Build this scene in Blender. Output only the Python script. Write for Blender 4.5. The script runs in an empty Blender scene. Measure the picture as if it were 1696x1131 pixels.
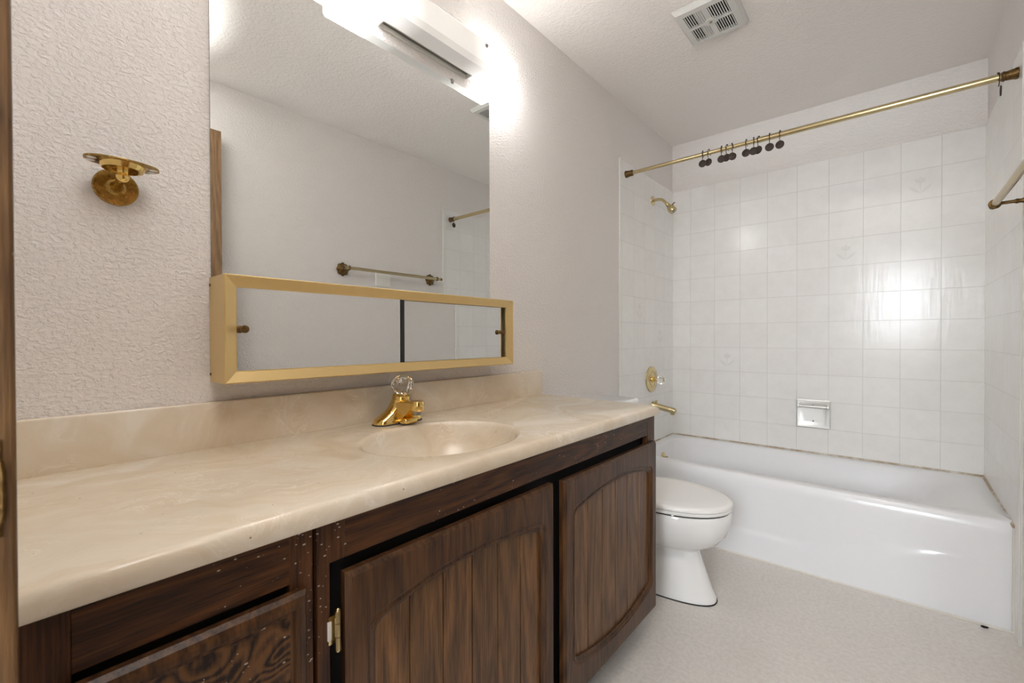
import bpy, bmesh, math, random
from mathutils import Vector, Matrix
PI = math.pi
random.seed(7)
S = bpy.context.scene
C = S.collection

# ------------------------------------------------------------------ camera
F_PX, YAW, PITCH, ROLL = 736.39, 40.5095, -0.492, -0.1353
CAM = Vector((1.19, 0.0, 1.0873))
a, t, r = (math.radians(v) for v in (YAW, PITCH, ROLL))
f0, r0, u0 = Vector((-math.sin(a), math.cos(a), 0)), Vector((math.cos(a), math.sin(a), 0)), Vector((0, 0, 1))
fw = f0 * math.cos(t) + u0 * math.sin(t)
u1 = u0 * math.cos(t) - f0 * math.sin(t)
rt = r0 * math.cos(r) + u1 * math.sin(r)
up = u1 * math.cos(r) - r0 * math.sin(r)
cd = bpy.data.cameras.new('camera')
cam = bpy.data.objects.new('camera', cd)
C.objects.link(cam)
M = Matrix((rt, up, -fw)).transposed().to_4x4()
M.translation = CAM
cam.matrix_world = M
cd.sensor_fit = 'HORIZONTAL'
cd.sensor_width = 36.0
cd.lens = F_PX / 1696 * 36
cd.clip_start = 0.02
cd.dof.use_dof = True
cd.dof.focus_distance = 1.5
cd.dof.aperture_fstop = 11
S.camera = cam

# ------------------------------------------------------------------ light
W, L, H = 1.54, 3.145, 2.44
w = bpy.data.worlds.new('daylight')
S.world = w
w.use_nodes = True
w.node_tree.nodes['Background'].inputs[0].default_value = (0.85, 0.93, 1.0, 1)
w.node_tree.nodes['Background'].inputs[1].default_value = 1.0

def area(name, loc, target, sx, sy, power, col):
    d = bpy.data.lights.new(name, 'AREA')
    d.shape = 'RECTANGLE'
    d.size, d.size_y, d.energy, d.color = sx, sy, power, col
    o = bpy.data.objects.new(name, d)
    C.objects.link(o)
    o.location = loc
    o.rotation_euler = (Vector(target) - Vector(loc)).to_track_quat('-Z', 'Y').to_euler()
    return o
# daylight coming through the window of the hall behind the doorway
area('hall_window_daylight', (1.38, -1.86, 1.57), (1.15, 1.0, 1.25), 0.66, 0.95, 24, (0.90, 0.95, 1.0))
# the photographer's flash beside the camera, bounced off the ceiling over the doorway
fl = bpy.data.lights.new('bounced_flash', 'SPOT')
fl.energy, fl.color, fl.spot_size, fl.spot_blend, fl.shadow_soft_size = 250, (0.965, 0.985, 0.99), math.radians(68), 1.0, 0.04
flo = bpy.data.objects.new('bounced_flash', fl)
C.objects.link(flo)
flo.location = (1.30, 0.02, 1.45)
flo.rotation_euler = (Vector((1.16, 0.06, 2.44)) - flo.location).to_track_quat('-Z', 'Y').to_euler()
LAMP = 11.5            # glow of the vanity light's diffuser
S.view_settings.view_transform = 'Standard'
S.view_settings.look = 'None'
S.view_settings.exposure = 1.3
S.view_settings.gamma = 1.0
S.view_settings.use_curve_mapping = False
S.cycles.use_denoising = True
S.cycles.max_bounces = 14
S.cycles.diffuse_bounces = 8
S.cycles.glossy_bounces = 8
S.cycles.transmission_bounces = 10
S.cycles.caustics_reflective = False
S.cycles.caustics_refractive = False
S.cycles.sample_clamp_indirect = 8

# ------------------------------------------------------------------ materials
def lin(c):
    return tuple((v / 12.92 if v <= 0.04045 else ((v + 0.055) / 1.055) ** 2.4) for v in (x / 255 for x in c)) + (1,)

class NT:
    def __init__(s, name):
        s.m = bpy.data.materials.new(name)
        s.m.use_nodes = True
        s.t = s.m.node_tree
        s.b = s.t.nodes['Principled BSDF']
    def n(s, kind, **kw):
        x = s.t.nodes.new(kind)
        for k, v in kw.items():
            if k in x.inputs and not hasattr(x, k):
                x.inputs[k].default_value = v
            else:
                setattr(x, k, v)
        return x
    def l(s, a, b): s.t.links.new(a, b)
    def coord(s, world=False, scale=(1, 1, 1), rot=(0, 0, 0), loc=(0, 0, 0)):
        src = s.n('ShaderNodeNewGeometry').outputs['Position'] if world else s.n('ShaderNodeTexCoord').outputs['Object']
        mp = s.n('ShaderNodeMapping')
        mp.inputs['Scale'].default_value = scale
        mp.inputs['Rotation'].default_value = rot
        mp.inputs['Location'].default_value = loc
        s.l(src, mp.inputs['Vector'])
        return mp.outputs[0]
    def noise(s, vec, scale, detail=3, rough=0.5, dist=0.0):
        x = s.n('ShaderNodeTexNoise')
        x.inputs['Scale'].default_value = scale
        x.inputs['Detail'].default_value = detail
        x.inputs['Roughness'].default_value = rough
        x.inputs['Distortion'].default_value = dist
        s.l(vec, x.inputs['Vector'])
        return x.outputs[0]
    def ramp(s, fac, stops):
        x = s.n('ShaderNodeValToRGB')
        el = x.color_ramp.elements
        while len(el) < len(stops): el.new(0.5)
        for e, (p, c) in zip(el, stops):
            e.position = p
            e.color = c if len(c) == 4 else lin(c)
        s.l(fac, x.inputs[0])
        return x.outputs[0]
    def mix(s, fac, A, B, mode='MIX'):
        x = s.n('ShaderNodeMix', data_type='RGBA', blend_type=mode)
        for v, i in ((fac, 0), (A, 6), (B, 7)):
            if isinstance(v, (int, float)): x.inputs[i].default_value = v
            elif isinstance(v, tuple): x.inputs[i].default_value = v
            else: s.l(v, x.inputs[i])
        return x.outputs[2]
    def math(s, op, A, B=0.0, Cc=0.0):
        x = s.n('ShaderNodeMath', operation=op)
        for v, i in ((A, 0), (B, 1), (Cc, 2)):
            if isinstance(v, (int, float)): x.inputs[i].default_value = v
            else: s.l(v, x.inputs[i])
        return x.outputs[0]
    def bump(s, h, dist, strength=1.0, prev=None):
        x = s.n('ShaderNodeBump')
        x.inputs['Distance'].default_value = dist
        x.inputs['Strength'].default_value = strength
        s.l(h, x.inputs['Height'])
        if prev is not None: s.l(prev, x.inputs['Normal'])
        return x.outputs[0]
    def out(s, color=None, rough=None, normal=None, metal=None, spec=None):
        for v, k in ((color, 'Base Color'), (rough, 'Roughness'), (metal, 'Metallic'), (normal, 'Normal'), (spec, 'Specular IOR Level')):
            if v is None: continue
            if isinstance(v, (int, float)): s.b.inputs[k].default_value = v
            elif isinstance(v, tuple): s.b.inputs[k].default_value = v if len(v) == 4 else lin(v)
            else: s.l(v, s.b.inputs[k])
        return s.m

def m_paint(name, col, scale=55, dist=0.004, mottle=0.03):
    n = NT(name)
    v = n.coord(True)
    vw = n.coord(True, (1, 1, 1.5))
    h = n.ramp(n.noise(vw, scale, 4, 0.55, 0.5), [(0.42, (0, 0, 0, 1)), (0.66, (1, 1, 1, 1))])
    fine = n.noise(v, scale * 3.2, 3)
    hh = n.math('MULTIPLY_ADD', fine, 0.35, h)
    c = lin(col)
    d = tuple(x * (1 - mottle) for x in c[:3]) + (1,)
    base = n.mix(n.noise(v, 2.3, 4), c, d)
    return n.out(base, 0.62, n.bump(hh, dist), spec=0.35)

def m_plain(name, col, rough=0.4, metal=0.0, bump=0.0, bscale=200, spec=0.5, vary=0.05):
    n = NT(name)
    v = n.coord()
    c = lin(col)
    d = tuple(x * (1 - vary) for x in c[:3]) + (1,)
    f = n.noise(v, 30, 3)
    col_ = n.mix(f, c, d)
    nm = n.bump(n.noise(v, bscale, 3), bump) if bump else None
    return n.out(col_, rough, nm, metal, spec)

def m_brass(name, col, rough, tarnish=None, amount=0.3, bump=0.0):
    n = NT(name)
    v = n.coord()
    c = lin(col)
    if tarnish:
        fac = n.ramp(n.noise(v, 90, 5, 0.65), [(0.5 - amount * 0.4, (0, 0, 0, 1)), (0.75, (1, 1, 1, 1))])
        colr = n.mix(fac, c, lin(tarnish))
        rg = n.math('MULTIPLY_ADD', fac, 0.2, rough)
    else:
        colr = n.mix(n.noise(v, 60, 3), c, tuple(x * 0.93 for x in c[:3]) + (1,))
        rg = rough
    nm = n.bump(n.noise(v, 120, 3), bump) if bump else None
    return n.out(colr, rg, nm, 1.0)

def m_wood(name, dark, light, axis='z', rough=0.38, k=1.0, specks=0.0, burl=False, plank=None):
    n = NT(name)
    lo, hi = 4.0 * k, 80.0 * k
    sc = {'z': (hi, hi, lo), 'y': (hi, lo, hi), 'x': (lo, hi, hi)}[axis]
    if burl: sc = (14, 14, 26)
    src = n.n('ShaderNodeTexCoord').outputs['Object']
    if plank:
        sx = n.n('ShaderNodeSeparateXYZ'); n.l(src, sx.inputs[0])
        idx = n.math('FLOOR', n.math('DIVIDE', n.math('SUBTRACT', sx.outputs[1], plank[0]), plank[1]))
        sh = n.n('ShaderNodeCombineXYZ')
        n.l(n.math('MULTIPLY', idx, 1.37), sh.inputs[1])
        n.l(n.math('MULTIPLY', idx, 2.71), sh.inputs[2])
        ad = n.n('ShaderNodeVectorMath', operation='ADD')
        n.l(src, ad.inputs[0]); n.l(sh.outputs[0], ad.inputs[1])
        src = ad.outputs[0]
        tone = n.math('FRACT', n.math('MULTIPLY', n.math('ADD', idx, 3.3), 0.618))
    mp = n.n('ShaderNodeMapping'); mp.inputs['Scale'].default_value = sc
    n.l(src, mp.inputs[0]); v = mp.outputs[0]
    g = n.noise(v, 1.0, 5, 0.6, 2.6 if burl else 0.9)
    mp2 = n.n('ShaderNodeMapping'); mp2.inputs['Scale'].default_value = tuple(q * 4 for q in sc) if not burl else (120, 120, 30)
    n.l(src, mp2.inputs[0])
    pores = n.noise(mp2.outputs[0], 1.0, 3, 0.6)
    # cathedral figure: rings of a slow field
    slow = n.n('ShaderNodeMapping'); slow.inputs['Scale'].default_value = {'z': (9, 9, 1.1), 'y': (9, 1.1, 9), 'x': (1.1, 9, 9)}[axis] if not burl else (9, 9, 11)
    n.l(src, slow.inputs[0])
    field = n.noise(slow.outputs[0], 1.0, 2, 0.4, 0.3)
    rings = n.math('PINGPONG', n.math('MULTIPLY', field, 22 if not burl else 34), 1.0)
    f = n.math('MULTIPLY_ADD', rings, 0.26 if not burl else 0.5, n.math('MULTIPLY_ADD', n.math('SUBTRACT', g, 0.5), 0.45, 0.28 if not burl else 0.15))
    f = n.math('MULTIPLY_ADD', n.math('SUBTRACT', pores, 0.5), 0.75, f)
    col = n.ramp(f, [(0.18, dark), (0.62, light)])
    if plank:
        col = n.mix(n.math('MULTIPLY', tone, 0.35), col, lin(tuple(int(q * 0.8) for q in dark)))
    rg = rough
    if specks:
        w_ = n.coord(True)
        vo = n.n('ShaderNodeTexVoronoi'); vo.inputs['Scale'].default_value = 120
        n.l(n.coord(True, (1, 0.75, 1.5), (0.5, 0, 0)), vo.inputs['Vector'])
        vo2 = n.n('ShaderNodeSeparateColor'); n.l(vo.outputs['Color'], vo2.inputs[0])
        sp = n.math('LESS_THAN', vo.outputs['Distance'], n.math('MULTIPLY_ADD', vo2.outputs[1], 0.2, 0.03))
        wy = n.n('ShaderNodeSeparateXYZ'); n.l(n.n('ShaderNodeNewGeometry').outputs['Position'], wy.inputs[0])
        near = n.math('MULTIPLY', n.math('SUBTRACT', 0.12, n.math('MINIMUM', n.math('ABSOLUTE', n.math('SUBTRACT', wy.outputs[1], 0.30)), 0.12)), 1.1)
        clump = n.math('GREATER_THAN', n.math('ADD', n.noise(w_, 14, 4, 0.7), near), 0.63 - specks * 0.08)
        wn = n.n('ShaderNodeSeparateColor'); n.l(vo.outputs['Color'], wn.inputs[0])
        few = n.math('GREATER_THAN', wn.outputs[0], 0.45)
        mask = n.math('MULTIPLY', n.math('MULTIPLY', sp, clump), few)
        col = n.mix(mask, col, lin((176, 168, 156)))
    return n.out(col, rg, n.bump(f, 0.0006), spec=0.35)

def m_tile(name, axis):
    n = NT(name)
    src = n.n('ShaderNodeNewGeometry').outputs['Position']
    sx = n.n('ShaderNodeSeparateXYZ'); n.l(src, sx.inputs[0])
    cx = n.n('ShaderNodeCombineXYZ')
    P = 0.1563
    off = {'x': 0.130, 'y': L - P * 20}[axis]
    n.l(n.math('SUBTRACT', sx.outputs[{'x': 0, 'y': 1}[axis]], off - P * 8), cx.inputs[0])
    n.l(n.math('SUBTRACT', sx.outputs[2], 2.114 - P * 16), cx.inputs[1])
    br = n.n('ShaderNodeTexBrick')
    br.offset = 0.0; br.squash = 1.0
    br.inputs['Scale'].default_value = 1.0
    br.inputs['Brick Width'].default_value = P
    br.inputs['Row Height'].default_value = P
    br.inputs['Mortar Size'].default_value = 0.0013
    br.inputs['Mortar Smooth'].default_value = 0.3
    br.inputs['Bias'].default_value = 0.0
    br.inputs['Color1'].default_value = lin((240, 240, 238))
    br.inputs['Color2'].default_value = lin((237, 236, 234))
    br.inputs['Mortar'].default_value = lin({'x': (221, 220, 216), 'y': (222, 221, 217)}[axis])
    n.l(cx.outputs[0], br.inputs['Vector'])
    v = n.coord(True)
    vs = n.coord(True, (60, 60, 9))
    mott = n.ramp(n.noise(v, 16, 5, 0.65), [(0.35, (1, 1, 1, 1)), (0.7, (0.955, 0.955, 0.95, 1))])
    col = n.mix(1.0, br.outputs['Color'], mott, 'MULTIPLY')
    inv = n.math('SUBTRACT', 1.0, br.outputs['Fac'])
    nm = n.bump(inv, 0.0012, 0.7)
    nm = n.bump(n.noise(vs, 1.0, 3), 0.0005, 1.0, nm)
    nm = n.bump(n.noise(v, 9, 2), 0.0006, 0.5, nm)
    return n.out(col, 0.2, nm, spec=0.45)

def m_marble(name):
    n = NT(name)
    v = n.coord(True, (1, 1, 1))
    warp = n.n('ShaderNodeTexNoise'); warp.inputs['Scale'].default_value = 3.2; warp.inputs['Detail'].default_value = 3
    n.l(v, warp.inputs['Vector'])
    ad = n.n('ShaderNodeVectorMath', operation='MULTIPLY_ADD')
    n.l(warp.outputs['Color'], ad.inputs[0]); ad.inputs[1].default_value = (0.55, 0.55, 0.55); n.l(v, ad.inputs[2])
    mp = n.n('ShaderNodeMapping'); mp.inputs['Scale'].default_value = (7, 3.0, 5); mp.inputs['Rotation'].default_value = (0, 0, 0.45)
    n.l(ad.outputs[0], mp.inputs[0])
    sw = n.noise(mp.outputs[0], 1.0, 7, 0.62, 0.8)
    col = n.ramp(sw, [(0.28, (208, 190, 164)), (0.46, (217, 203, 181)), (0.60, (222, 211, 193)), (0.74, (232, 225, 214))])
    vein = n.noise(mp.outputs[0], 1.9, 6, 0.7, 1.6)
    vm = n.ramp(vein, [(0.47, (0, 0, 0, 1)), (0.5, (1, 1, 1, 1)), (0.505, (0, 0, 0, 1))])
    vmf = n.math('MULTIPLY', vm, n.math('MULTIPLY', n.ramp(n.noise(v, 7, 2), [(0.45, (0, 0, 0, 1)), (0.62, (1, 1, 1, 1))]), 0.75))
    col = n.mix(vmf, col, lin((240, 233, 222)))
    # few specks of dirt
    vo = n.n('ShaderNodeTexVoronoi'); vo.inputs['Scale'].default_value = 26
    n.l(v, vo.inputs['Vector'])
    sp = n.math('LESS_THAN', vo.outputs['Distance'], 0.04)
    col = n.mix(n.math('MULTIPLY', sp, 0.7), col, lin((110, 84, 60)))
    n.b.inputs['Coat Weight'].default_value = 0.25
    n.b.inputs['Coat Roughness'].default_value = 0.12
    return n.out(col, 0.24, n.bump(n.noise(v, 40, 3), 0.0004), spec=0.45)

def m_floor(name):
    n = NT(name)
    v = n.coord(True)
    big = n.noise(v, 5, 5, 0.6)
    small = n.noise(v, 70, 5, 0.7)
    base = n.mix(big, lin((215, 211, 206)), lin((228, 224, 219)))
    sp = n.ramp(small, [(0.40, (1, 1, 1, 1)), (0.62, (0.88, 0.87, 0.85, 1))])
    col = n.mix(1.0, base, sp, 'MULTIPLY')
    vo = n.n('ShaderNodeTexVoronoi'); vo.inputs['Scale'].default_value = 30
    n.l(v, vo.inputs['Vector'])
    d = n.math('MULTIPLY', n.math('LESS_THAN', vo.outputs['Distance'], 0.035), n.math('GREATER_THAN', n.noise(v, 4, 2), 0.52))
    col = n.mix(n.math('MULTIPLY', d, 0.6), col, lin((120, 110, 98)))
    return n.out(col, 0.38, n.bump(small, 0.0006), spec=0.35)

def m_caulk(name):
    n = NT(name)
    v = n.coord(True)
    f = n.ramp(n.noise(v, 11, 5, 0.7), [(0.38, (222, 219, 212)), (0.55, (182, 168, 146)), (0.72, (146, 124, 98))])
    return n.out(f, 0.55, n.bump(n.noise(v, 90, 3), 0.002), spec=0.3)

MT = {}
MT['wall'] = m_paint('wall_paint', (235, 231, 228), 95, 0.0017)
MT['ceil'] = m_paint('ceiling_paint', (236, 232, 228), 75, 0.0011)
MT['smooth'] = m_paint('smooth_paint', (234, 231, 228), 70, 0.0015)
MT['tile_x'] = m_tile('glazed_tile_back', 'x')
MT['tile_y'] = m_tile('glazed_tile_side', 'y')
MT['motif'] = m_plain('tile_relief', (231, 231, 228), 0.2)
MT['floor'] = m_floor('linoleum')
MT['caulk'] = m_caulk('dirty_caulk')
MT['white_caulk'] = m_plain('white_caulk', (226, 222, 214), 0.5, vary=0.15)
MT['marble'] = m_marble('cultured_marble')
MT['wood_y'] = m_wood('dark_stained_wood_rail', (30, 16, 8), (88, 54, 27), 'y', 0.42, specks=0.9)
MT['wood_z'] = m_wood('dark_stained_wood_stile', (30, 16, 8), (88, 54, 27), 'z', 0.42, specks=0.9)
MT['door_wood'] = m_wood('dark_door_frame_wood', (40, 24, 12), (92, 61, 35), 'z', 0.38)
MT['burl'] = m_wood('burl_drawer_wood', (24, 13, 7), (104, 70, 40), 'z', 0.38, burl=True, specks=0.9)
MT['jamb'] = m_wood('brown_jamb_wood', (58, 38, 20), (104, 76, 45), 'z', 0.5, specks=0.2)
MT['leaf'] = m_wood('brown_door_veneer', (104, 78, 52), (150, 118, 84), 'z', 0.45)
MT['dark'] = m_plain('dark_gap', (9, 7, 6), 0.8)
MT['gold'] = m_plain('anodised_gold', (220, 192, 134), 0.38, 0.5, vary=0.08)
MT['brass'] = m_brass('polished_brass', (240, 208, 132), 0.09, bump=0.0002)
MT['old_brass'] = m_brass('tarnished_brass', (192, 160, 94), 0.2, (120, 94, 48), 0.5)
MT['pale_brass'] = m_brass('satin_pale_brass', (214, 196, 148), 0.24)
MT['rod'] = m_brass('satin_brass_tube', (208, 192, 150), 0.26)
MT['antique'] = m_brass('antique_brass', (132, 106, 66), 0.32, (66, 48, 28), 0.5, bump=0.002)
MT['bar'] = m_brass('pale_brass_bar', (190, 174, 138), 0.22)
MT['bronze'] = m_plain('dark_bronze', (56, 43, 36), 0.6, 0.3)
MT['chrome'] = m_brass('satin_chrome', (226, 226, 223), 0.42)
MT['steel'] = m_brass('grey_steel', (160, 156, 150), 0.3)
MT['porcelain'] = m_plain('white_porcelain', (238, 239, 239), 0.08, spec=0.55, vary=0.01)
MT['enamel'] = m_plain('white_enamel', (236, 238, 241), 0.2, spec=0.5, vary=0.02, bump=0.0004, bscale=60)
MT['worn'] = m_plain('worn_enamel', (234, 235, 237), 0.36, spec=0.4, vary=0.03, bump=0.0004, bscale=60)
MT['seat'] = m_plain('white_seat_plastic', (240, 240, 238), 0.2, vary=0.01)
MT['white'] = m_plain('white_plastic', (226, 225, 220), 0.4)
MT['grey_white'] = m_plain('grey_white_plastic', (206, 206, 202), 0.45)
MT['plate'] = m_plain('off_white_plate', (240, 238, 233), 0.4, bump=0.001, bscale=90)
MT['rubber_and_gap_shade'] = m_plain('dark_rubber_and_gap_shade', (30, 30, 32), 0.6)  # also the painted-in gap shade at the toilet seat and sliding doors
mm = NT('mirror_silver'); MT['mirror'] = mm.out((0.86, 0.875, 0.865, 1), 0.0, None, 1.0)
mm = NT('mirror_edge'); MT['mirror_edge'] = mm.out(mm.mix(mm.noise(mm.coord(), 40), lin((120, 122, 116)), lin((160, 162, 154))), 0.2, None, 0.6)
ga = NT('clear_acrylic'); ga.b.inputs['Transmission Weight'].default_value = 1.0; ga.b.inputs['IOR'].default_value = 1.46
MT['acrylic'] = ga.out((0.98, 0.97, 0.95, 1), 0.05)
def m_diffuser():
    n = NT('glowing_diffuser')
    sx = n.n('ShaderNodeSeparateXYZ'); n.l(n.n('ShaderNodeTexCoord').outputs['Object'], sx.inputs[0])
    # brighter where the two tubes' sockets sit, near the ends
    d = n.math('ABSOLUTE', sx.outputs[1])
    g = n.ramp(d, [(0.10, (0.008, 0.008, 0.008, 1)), (0.20, (0.03, 0.03, 0.03, 1)), (0.28, (1, 1, 1, 1))])
    em = n.math('MULTIPLY', g, LAMP)
    n.b.inputs['Emission Color'].default_value = (1.0, 0.985, 0.97, 1)
    n.l(em, n.b.inputs['Emission Strength'])
    return n.out((240, 240, 236), 0.25)
MT['diffuser'] = m_diffuser()

# ------------------------------------------------------------------ geometry helpers
def BM(): return bmesh.new()
def merge(bm, o):
    me = bpy.data.meshes.new('t'); o.to_mesh(me); o.free(); bm.from_mesh(me); bpy.data.meshes.remove(me)
    return bm
def box(bm, x0, x1, y0, y1, z0, z1, bev=0.0, seg=2):
    o = BM()
    bmesh.ops.create_cube(o, size=1.0)
    for v in o.verts:
        v.co = Vector(((x0 + x1) / 2 + v.co.x * (x1 - x0), (y0 + y1) / 2 + v.co.y * (y1 - y0), (z0 + z1) / 2 + v.co.z * (z1 - z0)))
    if bev: bmesh.ops.bevel(o, geom=list(o.edges), offset=bev, segments=seg, profile=0.5, affect='EDGES')
    return merge(bm, o)
def frame_of(d):
    d = Vector(d).normalized()
    u = d.orthogonal().normalized() if abs(d.z) > 0.9 or abs(d.z) < 1e-9 and False else (Vector((0, 0, 1)).cross(d).normalized() if abs(d.z) < 0.95 else Vector((1, 0, 0)).cross(d).normalized())
    return d, u, d.cross(u)
def loft(bm, rings, cap0=True, cap1=True, closed=True):
    vs = [[bm.verts.new(p) for p in ring] for ring in rings]
    n = len(vs[0])
    for A, B in zip(vs, vs[1:]):
        for i in range(n if closed else n - 1):
            j = (i + 1) % n
            bm.faces.new((A[i], A[j], B[j], B[i]))
    if cap0: bm.faces.new(list(reversed(vs[0])))
    if cap1: bm.faces.new(vs[-1])
    return vs
def lathe(bm, base, axis, prof, n=28, cap0=True, cap1=True):
    """prof: (radius, distance along axis)"""
    d, u, v = frame_of(axis)
    base = Vector(base)
    o = BM()
    loft(o, [[base + d * h + (u * math.cos(2 * PI * i / n) + v * math.sin(2 * PI * i / n)) * max(rr, 1e-5) for i in range(n)] for rr, h in prof], cap0, cap1)
    return merge(bm, o)
def tube(bm, pts, rad, n=12, cap=True):
    pts = [Vector(p) for p in pts]
    rads = rad if isinstance(rad, (list, tuple)) else [rad] * len(pts)
    rings = []
    prev = None
    for i, p in enumerate(pts):
        d = (pts[min(i + 1, len(pts) - 1)] - pts[max(i - 1, 0)]).normalized()
        if prev is None: u = d.orthogonal().normalized()
        else: u = (prev - d * prev.dot(d)).normalized()
        prev = u
        v = d.cross(u)
        rings.append([p + (u * math.cos(2 * PI * k / n) + v * math.sin(2 * PI * k / n)) * rads[i] for k in range(n)])
    o = BM(); loft(o, rings, cap, cap)
    return merge(bm, o)
def sphere(bm, c, rad, sc=(1, 1, 1), u=20, v=12):
    o = BM(); bmesh.ops.create_uvsphere(o, u_segments=u, v_segments=v, radius=rad)
    for q in o.verts: q.co = Vector((q.co.x * sc[0], q.co.y * sc[1], q.co.z * sc[2])) + Vector(c)
    return merge(bm, o)
def torus(bm, c, axis, R, rr, n=28, k=8, a0=0, a1=2 * PI):
    d, u, v = frame_of(axis)
    c = Vector(c)
    full = abs(a1 - a0 - 2 * PI) < 1e-6
    pts = [c + (u * math.cos(a0 + (a1 - a0) * i / n) + v * math.sin(a0 + (a1 - a0) * i / n)) * R for i in range(n + (0 if full else 1))]
    if full:
        o = BM(); rings = []
        for i, p in enumerate(pts):
            e = (p - c).normalized()
            rings.append([p + (e * math.cos(2 * PI * q / k) + d * math.sin(2 * PI * q / k)) * rr for q in range(k)])
        vs = loft(o, rings + [rings[0]], False, False)
        bmesh.ops.remove_doubles(o, verts=list(o.verts), dist=1e-6)
        return merge(bm, o)
    return tube(bm, pts, rr, k)
def prism(bm, poly, axis, d0, d1, bev=0.0):
    """poly in the two other axes (order: x->(y,z), y->(x,z), z->(x,y))"""
    def P(q, d):
        return {'x': (d, q[0], q[1]), 'y': (q[0], d, q[1]), 'z': (q[0], q[1], d)}[axis]
    o = BM(); loft(o, [[P(q, d0) for q in poly], [P(q, d1) for q in poly]])
    if bev:
        bmesh.ops.bevel(o, geom=[e for e in o.edges if all(len(f.verts) != 4 for f in e.link_faces) or any(len(f.verts) > 4 for f in e.link_faces)], offset=bev, segments=2, affect='EDGES')
    return merge(bm, o)

ORG = {}
def obj(name, bm, mat, parent=None, origin=None, smooth=35):
    bmesh.ops.recalc_face_normals(bm, faces=list(bm.faces))
    base = Vector(origin) if origin is not None else Vector((0, 0, 0))
    world = base
    if parent is not None:
        po = ORG[parent.name]
        if origin is None: base = po
        world = base
    for v in bm.verts: v.co -= world
    me = bpy.data.meshes.new(name)
    bm.to_mesh(me); bm.free()
    if smooth:
        for p in me.polygons: p.use_smooth = True
        me.set_sharp_from_angle(angle=math.radians(smooth))
    me.materials.append(MT[mat] if isinstance(mat, str) else mat)
    o = bpy.data.objects.new(name, me)
    C.objects.link(o)
    if parent is not None:
        o.parent = parent
        o.location = world - ORG[parent.name]
    else:
        o.location = world
    ORG[o.name] = world
    return o
def tag(o, label, cat, group=None):
    o['label'] = label; o['category'] = cat
    if group: o['group'] = group
    return o
def thing(name, label, cat, loc, group=None):
    o = bpy.data.objects.new(name, None); C.objects.link(o)
    o.empty_display_size = 0.05
    o.location = loc
    ORG[o.name] = Vector(loc)
    return tag(o, label, cat, group)
def struct(name, bm, mat, parent=None, label=None, cat=None):
    o = obj(name, bm, mat, parent, smooth=20)
    if parent is None: o['kind'] = 'structure'
    if label and parent is None: tag(o, label, cat)
    return o

# ================================================================== ROOM
TT = 2.114      # top of the tile
TY = 2.337      # where the tile starts on the side walls
b = BM(); box(b, -0.12, W + 0.12, -0.02, L + 0.12, -0.1, 0); struct('floor', b, 'floor', None, 'pale grey speckled linoleum floor between vanity and bathtub', 'floor')
b = BM(); box(b, -0.12, W + 0.12, -0.02, L + 0.12, H, H + 0.1); struct('ceiling', b, 'ceil', None, 'off-white textured ceiling over the whole bathroom', 'ceiling')
b = BM(); box(b, -0.12, 0, -0.114, L + 0.12, 0, H); wl = struct('wall_left', b, 'wall', None, 'white textured wall behind the mirror and vanity', 'wall')
b = BM(); box(b, W, W + 0.12, -0.114, L + 0.12, 0, H); wr = struct('wall_right', b, 'wall', None, 'white textured wall with the towel bar on it', 'wall')
b = BM(); box(b, 0, W, L + 0.006, L + 0.12, 0, H); wb = struct('wall_back', b, 'smooth', None, 'white wall at the back of the tub above the tile', 'wall')
DX0, DX1, DZ = 0.84, 1.515, 2.17
b = BM()
box(b, 0, DX0 - 0.02, -0.114, -0.004, 0, H); box(b, DX0 - 0.02, W, -0.114, -0.004, DZ + 0.02, H)
struct('wall_near', b, 'wall', None, 'white wall around the doorway beside the vanity', 'wall')

# tile panels are parts of their walls
b = BM(); box(b, 0.006, W - 0.006, L, L + 0.0062, 0.38, TT); tb = obj('tile_panel', b, 'tile_x', wb, smooth=0)
def side_tile(x0, x1, parent):
    b = BM(); box(b, x0, x1, TY, L, 0.0, TT)
    p = obj('tile_panel', b, 'tile_y', parent, smooth=0)
    b = BM()
    xm = x1 if x1 < 0.5 else x0
    tube(b, [(xm * 1.0 + (-0.001 if x1 < 0.5 else 0.001), TY, 0.0), (xm + (-0.001 if x1 < 0.5 else 0.001), TY, TT)], 0.003, 8)
    obj('tile_edge', b, 'white', p)
    return p
tl = side_tile(-0.0005, 0.006, wl)
tr = side_tile(W - 0.006, W + 0.0005, wr)

def leaf_poly(cx, cz, ang, ln, wd):
    pts = []
    for i in range(14):
        q = i / 14 * 2 * PI
        s_ = (1 - math.cos(q)) / 2 * ln
        o_ = math.sin(q) * wd * math.sin(PI * min(max(s_ / ln, 0), 1)) ** 0.5 / 2
        pts.append((cx + s_ * math.cos(ang) - o_ * math.sin(ang), cz + s_ * math.sin(ang) + o_ * math.cos(ang)))
    return pts
def motif(parent, axis, c, cz):
    b = BM()
    for k, (ang, ln, wd, dz) in enumerate(((PI / 2 + 0.85, 0.06, 0.016, 0), (PI / 2 - 0.85, 0.06, 0.016, 0), (PI / 2, 0.07, 0.005, 0), (PI / 2 + 0.7, 0.032, 0.018, 0.052), (PI / 2 - 0.7, 0.032, 0.018, 0.052), (PI / 2, 0.03, 0.016, 0.056))):
        poly = leaf_poly(c, cz - 0.045 + dz, ang, ln, wd)
        if axis == 'y': prism(b, poly, 'y', L - 0.0003 - 0.00008 * k, L + 0.0002)
        else: prism(b, poly, 'x', 0.0058, 0.0063 + 0.00008 * k)
    obj('flower_relief', b, 'motif', parent)
for c, cz in ((1.30, 1.880), (0.990, 1.568), (0.365, 0.942)): motif(tb, 'y', c, cz)
for c, cz in ((2.598, 1.255), (2.911, 1.099)): motif(tl, 'x', c, cz)

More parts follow.
